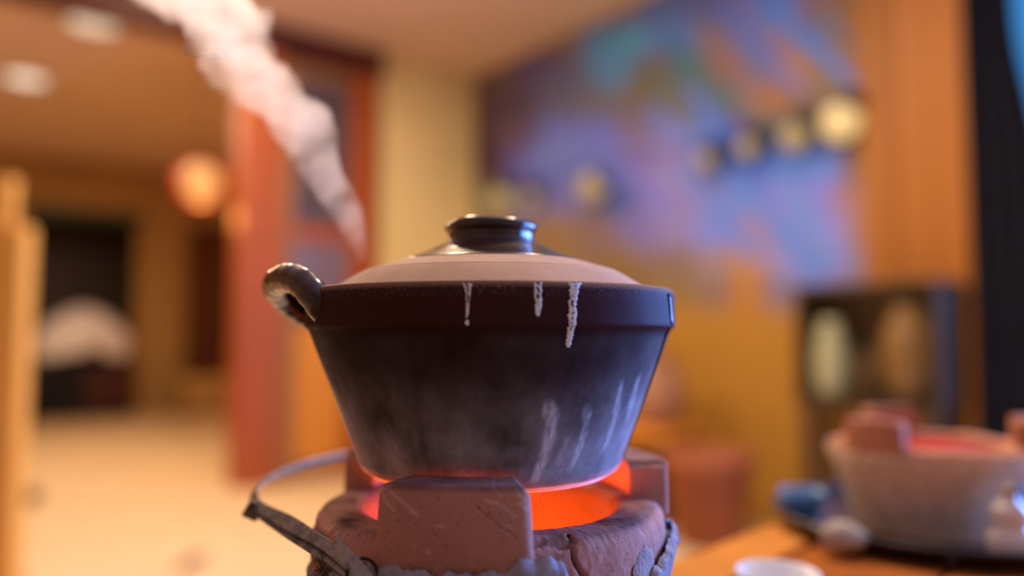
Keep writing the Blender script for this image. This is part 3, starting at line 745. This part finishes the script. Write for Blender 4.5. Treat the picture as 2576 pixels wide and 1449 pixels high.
# metal handle: a folded strip that runs from a clip at the front left round to the rear
METAL = NT('galvanised_strip'); 
n1 = METAL.noise(120, 4, 0.7)
METAL.set(Base_Color=METAL.ramp(n1, [(0.3, (0.10, 0.09, 0.085)), (0.6, (0.30, 0.28, 0.27))]), Metallic=0.55, Roughness=METAL.ramp(n1, [(0.3, 0.7), (0.7, 0.45)])); METAL.bump(n1, 0.3, 0.001); METAL = METAL.m
so = Vector((AX, AY, BASE))
def L(px, py, Y): return at(px, py, Y) - so
hp = [L(905, 1432, 0.378), L(850, 1390, 0.392), L(760, 1335, 0.425), L(690, 1296, 0.455), L(645, 1272, 0.475)]
hp2 = [L(642, 1268, 0.476), L(640, 1240, 0.49), L(664, 1213, 0.515), L(720, 1184, 0.55), L(790, 1162, 0.585), L(870, 1146, 0.62), L(980, 1140, 0.64), L(1100, 1145, 0.63)]
ang_end = phi_dir(R(137)) * 0.104; ang_end.z = EYE - 0.118 - BASE
hp2.append(ang_end)
s1 = spline(hp, 8); s2 = spline(hp2, 8)
def strip(name, pts, w, th, mat, parent, tilt=0.0):
    """flat metal strip, wide side facing outwards and up"""
    V, Fc = [], []; m = len(pts); up = Vector((0, 0, 1))
    for k, p in enumerate(pts):
        t = (pts[min(k + 1, m - 1)] - pts[max(k - 1, 0)]).normalized()
        s_ = t.cross(up).normalized(); u = s_.cross(t).normalized()
        tl = tilt[k] if hasattr(tilt, '__len__') else tilt
        a = s_ * math.cos(tl) + u * math.sin(tl); b = u * math.cos(tl) - s_ * math.sin(tl)
        ww = w[k] if hasattr(w, '__len__') else w
        for q, h in ((-1, -1), (-0.8, -1.25), (0.8, -1.25), (1, -1), (1, 1), (0.8, 1.25), (-0.8, 1.25), (-1, 1)):
            V.append(p + a * (ww / 2 * q) + b * (th / 2 * h))
    for k in range(m - 1):
        for i in range(8): Fc.append((k * 8 + i, k * 8 + (i + 1) % 8, (k + 1) * 8 + (i + 1) % 8, (k + 1) * 8 + i))
    Fc += [tuple(range(7, -1, -1)), tuple((m - 1) * 8 + i for i in range(8))]
    return mk(name, V, Fc, mat, parent, False)
hd = strip('wire_handle', s1, [0.0075 + 0.001 * math.sin(k * 0.4) for k in range(len(s1))], 0.0014, METAL, stove, R(48))
off = Vector((-0.001, -0.001, -0.0048))
strip('folded_edge', [p + off for p in s1], [0.0015 + 0.0045 * min(1, (len(s1) - 1 - k) / 14) for k in range(len(s1))], 0.0012, METAL, hd, R(30))
strip('rear_strip', s2, 0.0068, 0.0016, METAL, hd, R(55))
V, Fc = box_data((-0.006, -0.0012, -0.006), (0.004, 0.0012, 0.0055), 0.0008)
e_ = mk('bent_end', V, Fc, METAL, hd, False, tuple(s1[-1] + Vector((-0.0005, -0.001, -0.003)))); e_.rotation_euler = (0.2, 0.5, 0.4)
# clip strap and wire loop
CLIP = NT('clip_metal'); n1 = CLIP.noise(260, 4, 0.75)
CLIP.set(Base_Color=CLIP.ramp(n1, [(0.33, (0.05, 0.05, 0.07)), (0.5, (0.42, 0.42, 0.46))]), Metallic=0.5, Roughness=0.5); CLIP.bump(n1, 0.4, 0.0008); CLIP = CLIP.m
cp = spline([L(846, 1364, 0.366), L(868, 1392, 0.360), L(895, 1425, 0.357), L(925, 1462, 0.356)], 6)
strip('clip', cp, 0.0066, 0.0013, CLIP, stove, R(-75))
WIRE = plain('dark_wire', (0.03, 0.022, 0.015), 0.5, 0.3, 60, metal=0.5)
wc = L(914, 1446, 0.366)
ring = [wc + Vector((0.0072 * math.cos(t), -0.003 + 0.002 * math.sin(t), 0.0080 * math.sin(t))) for t in [2 * math.pi * i / 28 for i in range(29)]]
tube('wire_loop', ring, 0.0009, WIRE, stove, 8)
# straw fibres sticking out of the plaster by the clip
V, Fc = [], []
for k in range(46):
    p0 = L(random.uniform(800, 905), random.uniform(1402, 1450), 0.40)
    ph = math.atan2(p0.x, -p0.y); p0 = phi_dir(ph) * 0.1085 + Vector((0, 0, p0.z))
    d = (phi_dir(ph + random.uniform(-1.2, 1.2)) * 0.6 + Vector((0, 0, random.uniform(-0.9, 0.9)))).normalized()
    l = random.uniform(0.003, 0.008); mid = p0 + d * l * 0.5 + Vector((random.uniform(-1, 1), 0, random.uniform(-1, 1))) * 0.001
    v, f = tube_data([p0, mid, p0 + d * l], [0.00022, 0.0002, 0.0001], 5); b0 = len(V); V += v; Fc += [tuple(i + b0 for i in q) for q in f]
o = mk('straw_fibre', V, Fc, plain('straw', (0.14, 0.09, 0.04), 0.8, 0.3), stove); o['kind'] = 'stuff'

# glowing charcoal inside
s = NT('ember'); nn = s.noise(70, 4, 0.7)
EMB = s.set(Base_Color=(0.03, 0.02, 0.018), Emission_Color=s.ramp(nn, [(0.35, (0.6, 0.02, 0.0)), (0.55, (1.0, 0.16, 0.01)), (0.75, (1.0, 0.40, 0.05))]), Emission_Strength=17.0, Roughness=0.9)
for k in range(8):
    V, Fc = jag_ball(0.0175, 10 + k, 0.35, 10, (1.1, 0.9, 0.8))
    t = k * 2.399; r = 0.012 + 0.006 * k if k else 0.0
    r = min(r, 0.042)
    o = mk('charcoal_lump', V, Fc, EMB, None, True, (AX + r * math.cos(t), AY + r * math.sin(t), BASE + 0.056 + (0.004 if k % 2 else 0)))
    tag(o, 'glowing orange charcoal lump inside the cracked clay stove', 'charcoal', 'charcoal lumps in the main stove')

# ================================================================== CLAY POT
PZ = EYE - 0.0835                                   # underside of the pot
pot = thing('clay_pot', (AX, AY, PZ), 'dark brown glazed clay pot with loop handle and white dried drips', 'pot')
h0 = EYE - PZ
# outer profile (r, z above eye level)
OUT = [(0.0005, -0.0835), (0.060, -0.0835), (0.070, -0.0825), (0.0765, -0.0785), (0.0795, -0.0735), (0.0800, -0.071), (0.0900, -0.0450), (0.1000, -0.0190), (0.1075, 0.0005), (0.1090, 0.0030),
       (0.1103, 0.0037), (0.1108, 0.0050), (0.1106, 0.0070), (0.1104, 0.0220), (0.1098, 0.0248), (0.1085, 0.0258), (0.1060, 0.0260), (0.1035, 0.0250), (0.1005, 0.0215), (0.0995, 0.0150), (0.097, 0.0), (0.072, -0.068), (0.0005, -0.075)]
def pot_r(z):
    o_ = OUT[1:17]
    for (r0, z0), (r1, z1) in zip(o_, o_[1:]):
        if z0 <= z <= z1 and z1 > z0: return r0 + (r1 - r0) * (z - z0) / (z1 - z0)
    return 0.1
pf = refine(OUT, 0.0016); n = 540
V, Fc = lathe_data(pf, n); bl, V2, rim = [], [], []
for i, (x, y, z) in enumerate(V):
    ph = math.atan2(x, -y); d = math.degrees(ph); r = math.hypot(x, y); p = Vector((x, y, z))
    outer = i < n * (len(refine(OUT[:17], 0.0016)))
    b = 0.0
    if outer and r > 0.055:
        nz = fbm((ph * 1.3, z * 14, 0), 2.6, 4); streak = fbm((ph * 9, z * 7, 3), 2.2, 3)
        low = 1 - ss(z, -0.075, -0.012)
        # film partly painted sheen, partly mineral, same all round, thicker towards the foot
        b = (0.04 + 0.36 * low) * (1 - ss(z, -0.004, 0.004)) * (0.85 + 0.7 * nz + 0.12 * streak)
        # pale run marks on the right
        for pd, z0, z1, wd, am in ((19.5, -0.078, -0.030, 0.0042, 0.55), (33, -0.074, -0.034, 0.0030, 0.35), (47, -0.066, -0.022, 0.0032, 0.35), (26, -0.07, -0.048, 0.003, 0.2), (57, -0.05, -0.02, 0.004, 0.3)):
            dd_ = (d - pd - 2.0 * math.sin(z * 90) - 14 * (z + 0.05) * 4 * 0.4) / 57.3 * r
            wz = ss(z, z0, z0 + 0.006) * (1 - ss(z, z1 - 0.008, z1))
            g = math.exp(-(dd_ / (wd * (0.75 + 0.5 * fbm((0, 0, z), 90, 2)))) ** 4)
            b += am * g * wz * (0.8 + 0.8 * fbm((ph * 20, z * 100, 1), 2.0, 2))
    # wheel-turned unevenness
    k = 0.00022 * fbm(p, 40, 2) + (0.00012 * noise.noise(Vector((0, 0, z * 380))) if outer else 0)
    s_ = (r + k) / r if r > 0.01 else 1
    V2.append((x * s_, y * s_, z + h0 )); bl.append(max(0.0, min(1.0, b)))
    rim.append(ss(z, 0.0240, 0.0252) if r > 0.099 else 0.0)
s = NT('brown_glaze_pot')
n1 = s.noise(30, 4, 0.6); n2 = s.noise(900, 2, 0.6); n3 = s.noise(260, 3, 0.7)
c = s.ramp(n1, [(0.3, (0.016, 0.0055, 0.0055)), (0.7, (0.034, 0.0115, 0.011))])
c = s.mix(s.ramp(n3, [(0.70, 0.0), (0.80, 0.25)]), c, (0.30, 0.26, 0.24))
xyz = s.n('SeparateXYZ'); s.link(s.co, xyz.inputs[0])
c = s.mix(s.ramp(s.math('MULTIPLY', xyz.outputs[2], 10.0), [(0.855, 0.0), (0.875, 1.0)]), c, (0.050, 0.017, 0.016))
zz = s.ramp(s.math('MULTIPLY', xyz.outputs[2], 8.0), [(0.80, 0.0), (0.865, 1.0)])
c = s.mix(s.math('MULTIPLY', zz, s.ramp(s.noise(1500, 2, 0.7), [(0.60, 0.0), (0.68, 0.7)])), c, (0.62, 0.56, 0.52))
film_sheen = s.attr('film_sheen')['Fac']
bl2 = s.math('MULTIPLY', film_sheen, s.ramp(n3, [(0.2, 0.75), (0.8, 1.15)]))
c = s.mix(bl2, c, (0.74, 0.76, 0.84))
c = s.mix(s.math('MULTIPLY', s.attr('rimclay')['Fac'], 0.85), c, (0.44, 0.26, 0.17))
s.set(Base_Color=c, Roughness=s.ramp(film_sheen, [(0.0, 0.58), (0.6, 0.8)]), Specular_IOR_Level=0.05, Sheen_Weight=s.ramp(film_sheen, [(0.0, 0.0), (0.16, 1.0)]), Sheen_Roughness=0.34, Sheen_Tint=(0.9, 0.9, 0.95))
s.bump(s.math('ADD', s.math('MULTIPLY', n2, 0.35), n3), 0.18, 0.0006)
body = mk('pot_body', V2, Fc, s.m, pot)
for nm, vals in (('film_sheen', bl), ('rimclay', rim)):
    q = body.data.attributes.new(nm, 'FLOAT', 'POINT'); q.data.foreach_set('value', vals)
GLAZE = NT('dark_gloss_glaze'); n1 = GLAZE.noise(60, 4, 0.6); n2 = GLAZE.noise(220, 3, 0.6)
GLAZE.set(Base_Color=GLAZE.ramp(n1, [(0.3, (0.020, 0.008, 0.007)), (0.7, (0.060, 0.022, 0.012))]), Roughness=0.22, Coat_Weight=0.5, Coat_Roughness=0.1); GLAZE.bump(n2, 0.15, 0.001); GLAZE = GLAZE.m
# loop handle on the left
po_ = Vector((AX, AY, PZ))
hpts = [at(x, y, Y) - po_ for x, y, Y in ((842, 806, 0.414), (822, 786, 0.408), (792, 746, 0.405), (762, 712, 0.410), (730, 699, 0.420), (704, 707, 0.434), (697, 724, 0.446), (714, 748, 0.460), (746, 774, 0.470), (782, 796, 0.478), (820, 812, 0.482))]
sp_ = spline(hpts, 7); m = len(sp_)
rad = [0.0084 + 0.0022 * (ss(abs(2 * k / (m - 1) - 1), 0.78, 1.0)) + 0.0002 * math.sin(k * 1.3) for k in range(m)]
tube('loop_handle', sp_, rad, GLAZE, pot, 24)
# glaze fillet where the handle meets the band: dark patch
# thin glaze line modelled for a window-frame reflection on the right
sm = []
for k in range(30):
    t = k / 29; z = 0.0225 - (0.0225 + 0.072) * t; ph = R(64 + 15 * t); p = phi_dir(ph) * (pot_r(z) + 0.0001); p.z = z + h0; sm.append(p)
tube('reflection_line', sm, [0.0011 * (1 - 0.5 * k / 29) for k in range(30)], GLAZE, pot, 8)
# white dried drips under the rim
s = NT('dried_starch'); n1 = s.noise(520, 4, 0.75); n2 = s.noise(160, 3, 0.6)
f = s.attr('thin')['Fac']
hole = s.math('GREATER_THAN', s.math('ADD', n1, s.math('MULTIPLY', n2, 0.35)), s.math('SUBTRACT', 0.92, s.math('MULTIPLY', f, 0.26)))
c = s.mix(hole, (0.92, 0.91, 0.92), (0.07, 0.035, 0.03))
DRIP = s.set(Base_Color=c, Roughness=0.85); 
rimm = plain('wet_edge', (0.015, 0.006, 0.006), 0.45, 0.2)
def surf(px, py, lift):
    """point on the pot wall seen at that place of the picture"""
    o_ = Vector((0, 0, EYE)); d = ray(px, py); lo = 0.25
    for k in range(400):
        p = o_ + d * (lo + k * 0.0006); z = p.z - EYE
        if math.hypot(p.x - AX, p.y - AY) <= pot_r(min(max(z, -0.083), 0.0246)) + lift: break
    return p - Vector((AX, AY, PZ))
def drip(rows, name='dried_drip'):
    """rows of (y, x left, x right)"""
    def sheet(grow, lift, mat, nm, parent, extra=0):
        V, Fc, W = [], [], []; nu = 10
        R2 = []
        for (y0, a0, b0), (y1, a1, b1) in zip(rows, rows[1:]):
            k = max(2, int((y1 - y0) / 3.0))
            for i in range(k): t = i / k; R2.append((y0 + (y1 - y0) * t, a0 + (a1 - a0) * t, b0 + (b1 - b0) * t))
        R2.append(rows[-1])
        ylast = R2[-1][0]
        for (y, a, b) in R2:
            ja = 1.6 * noise.noise(Vector((y * 0.13, a, 0))); jb = 1.6 * noise.noise(Vector((y * 0.13, b, 5)))
            for i in range(nu + 1):
                u = i / nu; x = (a + ja - grow) + (b + jb - a - ja + 2 * grow) * u
                yy = y + (grow * 1.4 * ss(y, ylast - 60, ylast))
                e = min(u, 1 - u) * 2
                V.append(surf(x, yy, lift * (0.15 + 0.85 * ss(e, 0, 0.5)))); W.append(ss(e, 0.25, 0.9) * (1 - ss(y, ylast - 45, ylast - 20)))
        for j in range(len(R2) - 1):
            for i in range(nu):
                k = j * (nu + 1) + i; Fc.append((k, k + nu + 1, k + nu + 2, k + 1))
        o = mk(nm, V, Fc, mat, parent); q = o.data.attributes.new('thin', 'FLOAT', 'POINT'); q.data.foreach_set('value', W)
        return o
    o = sheet(0, 0.0006, DRIP, name, pot); sheet(3.5, 0.0002, rimm, 'damp_edge', o)
drip([(711, 1426, 1466), (722, 1432, 1460), (745, 1431, 1455), (770, 1428, 1452), (800, 1427, 1453), (818, 1428, 1452), (826, 1425, 1446), (850, 1423, 1443), (866, 1421, 1438), (874, 1425, 1434)])
drip([(710, 1339, 1366), (725, 1341, 1365), (750, 1342, 1365), (770, 1343, 1365), (784, 1344, 1363), (792, 1348, 1358), (796, 1351, 1355)])
drip([(712, 1160, 1190), (722, 1164, 1188), (735, 1169, 1186), (750, 1171, 1184), (775, 1171, 1181), (800, 1171, 1179), (808, 1168, 1182), (815, 1168, 1182), (819, 1172, 1179)])

# ------------------------------------------------------------------ lid
LZ = EYE + 0.0215
lid = thing('pot_lid', (AX, AY, LZ), 'domed lid with tan unglazed edge, dark glazed crown and knob on the clay pot', 'lid')
lz = lambda z: z - 0.0215
prof = [(0.0005, 0.0235), (0.090, 0.0222), (0.0990, 0.0235), (0.0995, 0.0250), (0.0955, 0.0262), (0.0900, 0.0298), (0.0840, 0.0335), (0.0800, 0.0358), (0.0787, 0.0364), (0.0772, 0.0374), (0.0750, 0.0382), (0.0660, 0.0408), (0.0570, 0.0436)]
pf = refine([(r, lz(z)) for r, z in prof], 0.0015)
s = NT('tan_bisque'); n1 = s.noise(30, 4, 0.6); n2 = s.noise(1100, 2, 0.6)
rz = s.n('SeparateXYZ'); s.link(s.co, rz.inputs[0])
c = s.ramp(n1, [(0.3, (0.42, 0.245, 0.16)), (0.7, (0.54, 0.33, 0.215))])
c = s.mix(s.ramp(n2, [(0.68, 0.0), (0.75, 0.4)]), c, (0.5, 0.36, 0.26))
s.set(Base_Color=c, Roughness=0.75); s.bump(n2, 0.25, 0.0005)
k_ = next(i for i, q in enumerate(pf) if q[0] < 0.0776 and q[1] > lz(0.035))
V, Fc = lathe_data(pf[:k_ + 1], 200); mk('bisque_edge', V, Fc[:-1], s.m, lid)
V, Fc = lathe_data(pf[k_:], 200); mk('bisque_band', V, Fc[1:-1] if len(Fc[0]) > 4 else Fc[:-2], s.m, lid)
prof = [(0.0572, 0.0428), (0.0568, 0.0440), (0.0560, 0.0444), (0.0500, 0.0464), (0.0420, 0.0493), (0.0350, 0.0526), (0.0300, 0.0548), (0.0278, 0.0560)]
lathe('glazed_crown', refine([(r, lz(z)) for r, z in prof] , 0.002), GLAZE, lid, 160)
prof = [(0.0276, 0.0555), (0.0268, 0.0570), (0.0264, 0.0585), (0.0268, 0.0598), (0.0262, 0.0610), (0.0268, 0.0622), (0.0282, 0.0635), (0.0288, 0.0655), (0.0284, 0.0675), (0.0268, 0.0688), (0.0240, 0.0690), (0.0220, 0.0680), (0.0150, 0.0640), (0.0005, 0.0630)]
V, Fc = lathe_data(refine([(r, lz(z)) for r, z in prof], 0.0012), 120)
V = [(x, y, z + (0.0006 * math.sin(3 * math.atan2(y, x) + 0.6) + 0.0004 * math.sin(5 * math.atan2(y, x))) * ss(z, lz(0.061), lz(0.068))) for x, y, z in V]
mk('knob', V, Fc, GLAZE, lid)

# ------------------------------------------------------------------ stand below the main stove (below the picture)
std = thing('side_table', (-0.14, 0.14, 0), 'small wooden side table under the cracked charcoal stove', 'table')
sw = plain('side_table_wood', (0.24, 0.10, 0.03), 0.6, 0.2, 6, stretch=(1, 5, 1))
for k in range(4): box('plank', (-0.26 + k * 0.13, -0.44, TZ - 0.03), (-0.26 + k * 0.13 + 0.127, 0.44, TZ), sw, std, 0.003)
for x in (-0.24, 0.20):
    for y in (-0.41, 0.36): box('leg', (x, y, 0), (x + 0.045, y + 0.045, TZ - 0.03), sw, std)

# ------------------------------------------------------------------ second stove and the small things on the tray
CL2 = clay_mat('pale_clay', (0.58, 0.26, 0.14), (0.12, 0.03, 0.02), (0.75, 0.5, 0.35))
PL2 = plaster_mat('cream_plaster_shell', (0.86, 0.66, 0.46))
s2b = TZ + 0.003
stv2 = thing('charcoal_stove', (TC.x, TC.y, s2b), 'unlit cream plastered charcoal stove with red inside standing on the round tray', 'stove')
build_stove(stv2, EYE - 0.102, s2b, [(R(-62), R(19), EYE - 0.074, 0.108), (R(62), R(17), EYE - 0.072, 0.110), (R(180), R(18), EYE - 0.074, 0.108)], CL2, PL2, 0, False, lambda ph: EYE - 0.108 - s2b, 5, 0.078, 0.026)
stv2.scale = (0.9, 0.9, 0.92)
lathe('inner_lining', [(0.0735, 0.098 - 0.010), (0.0680, 0.055), (0.064, 0.05), (0.0005, 0.049)], plain('red_lining', (0.45, 0.035, 0.008), 0.9, 0.3, 20, spec=0.02), stv2, 64)
vp = phi_dir(R(34)) * 0.0985
vt = mk('vent', *box_data((-0.022, -0.004, -0.016), (0.022, 0.004, 0.016), 0.003), M['black'], stv2, False, (vp.x, vp.y, 0.045)); vt.rotation_euler = (0, 0, R(34))
# blue cup
def cup(loc, label, r, h, mat, name='teacup', cat='cup'):
    t = thing(name, loc, label, cat)
    lathe('bowl', [(0.0005, 0.004), (r * 0.5, 0.004), (r * 0.55, 0.0), (r * 0.6, 0.0), (r * 0.62, 0.006), (r * 0.85, h * 0.45), (r, h), (r * 0.95, h), (r * 0.8, h * 0.45), (r * 0.5, h * 0.18), (0.0005, h * 0.15)], mat, t, 40)
    return t
def on_table(px, py, z): p = at_z(px, py, z); return (p.x, p.y, z + 0.0006)
blue = plain('blue_glaze', (0.10, 0.28, 0.62), 0.3, 0.1, 9)
q = on_table(2020, 1310, TZ + 0.0)
cup(q, 'small blue glazed teacup at the left rim of the round tray', 0.024, 0.032, blue)
V, Fc = jag_ball(0.017, 5, 0.12, 12, (1.25, 0.9, 0.8))
p = on_table(2088, 1385, TZ + 0.004); tag(mk('river_pebble', V, Fc, plain('beige_stone', (0.48, 0.42, 0.33), 0.7, 0.15, 30), None, True, (p[0] + 0.012, p[1], TZ + 0.003 + 0.0135)), 'beige rounded pebble on the tray beside the cream stove', 'pebble')
# white porcelain bottle at the tray's right
p = on_table(2545, 1412, TZ + 0.003)
t = thing('porcelain_bottle', p, 'glossy white porcelain gourd bottle at the right of the tray', 'bottle')
wh = plain('white_porcelain', (0.90, 0.86, 0.78), 0.18, 0.04, 9, coat=0.5)
lathe('body', [(0.0005, 0), (0.012, 0), (0.019, 0.008), (0.021, 0.016), (0.018, 0.025), (0.013, 0.030), (0.014, 0.034), (0.0155, 0.040), (0.013, 0.047), (0.007, 0.052), (0.0065, 0.056), (0.0005, 0.056)], wh, t, 40)
lathe('stopper', [(0.0062, 0.0562), (0.0075, 0.060), (0.005, 0.064), (0.0005, 0.065)], plain('cork', (0.4, 0.3, 0.2), 0.8, 0.2), t, 20)
p = on_table(1958, 1530, TZ)
cup(p, 'white porcelain tea bowl standing on the plank table', 0.030, 0.026, plain('bluish_porcelain', (0.82, 0.82, 0.84), 0.25, 0.04, 9), 'tea_bowl', 'bowl')

# ================================================================== STEAM
def steam():
    path = [(912, 655, 0.50, 10), (895, 600, 0.505, 30), (862, 530, 0.51, 45), (822, 470, 0.52, 52), (790, 400, 0.525, 56), (765, 330, 0.53, 58), (720, 265, 0.54, 62), (655, 205, 0.545, 74), (608, 155, 0.55, 86), (608, 100, 0.555, 98), (565, 50, 0.56, 92), (500, 8, 0.565, 84), (430, -40, 0.57, 76), (350, -90, 0.575, 75)]
    P = spline([at(x, y, Y) for x, y, Y, r in path], 10); rr = []
    for (q0, q1) in zip(path, path[1:]):
        for j in range(10): t = j / 10; rr.append((q0[3] + (q1[3] - q0[3]) * t) * q0[2] / F)
    rr.append(path[-1][3] * path[-1][2] / F)
    org = at(912, 655, 0.50)
    V, Fc = tube_data(P, rr, 40)
    n = 40; V2 = []
    for i, v in enumerate(V):
        k = i // n; c = P[k]; d = v - c; g = 1 + 0.55 * fbm(v, 26, 2) * ss(k, 0, 30) + 0.22 * fbm(v, 70, 2) * ss(k, 5, 40)
        V2.append(c + d * g - org)
    m = bpy.data.materials.new('steam_vapour'); m.use_nodes = True; t = m.node_tree; t.nodes.clear()
    out = t.nodes.new('ShaderNodeOutputMaterial'); pv = t.nodes.new('ShaderNodeVolumePrincipled'); tc = t.nodes.new('ShaderNodeTexCoord')
    nz = t.nodes.new('ShaderNodeTexNoise'); nz.inputs['Scale'].default_value = 30; nz.inputs['Detail'].default_value = 3
    mr = t.nodes.new('ShaderNodeMapRange'); mr.inputs[1].default_value = 0.36; mr.inputs[2].default_value = 0.62; mr.inputs[3].default_value = 2; mr.inputs[4].default_value = 30
    t.links.new(tc.outputs['Object'], nz.inputs['Vector']); t.links.new(nz.outputs['Fac'], mr.inputs[0]); t.links.new(mr.outputs[0], pv.inputs['Density'])
    pv.inputs['Color'].default_value = (0.97, 0.96, 0.95, 1); pv.inputs['Anisotropy'].default_value = 0.72
    t.links.new(pv.outputs[0], out.inputs['Volume'])
    o = mk('steam_plume', V2, Fc, m, None, True, tuple(org)); o['kind'] = 'stuff'
    tag(o, 'warm-lit plume of steam rising behind the dark clay pot', 'steam')
steam()
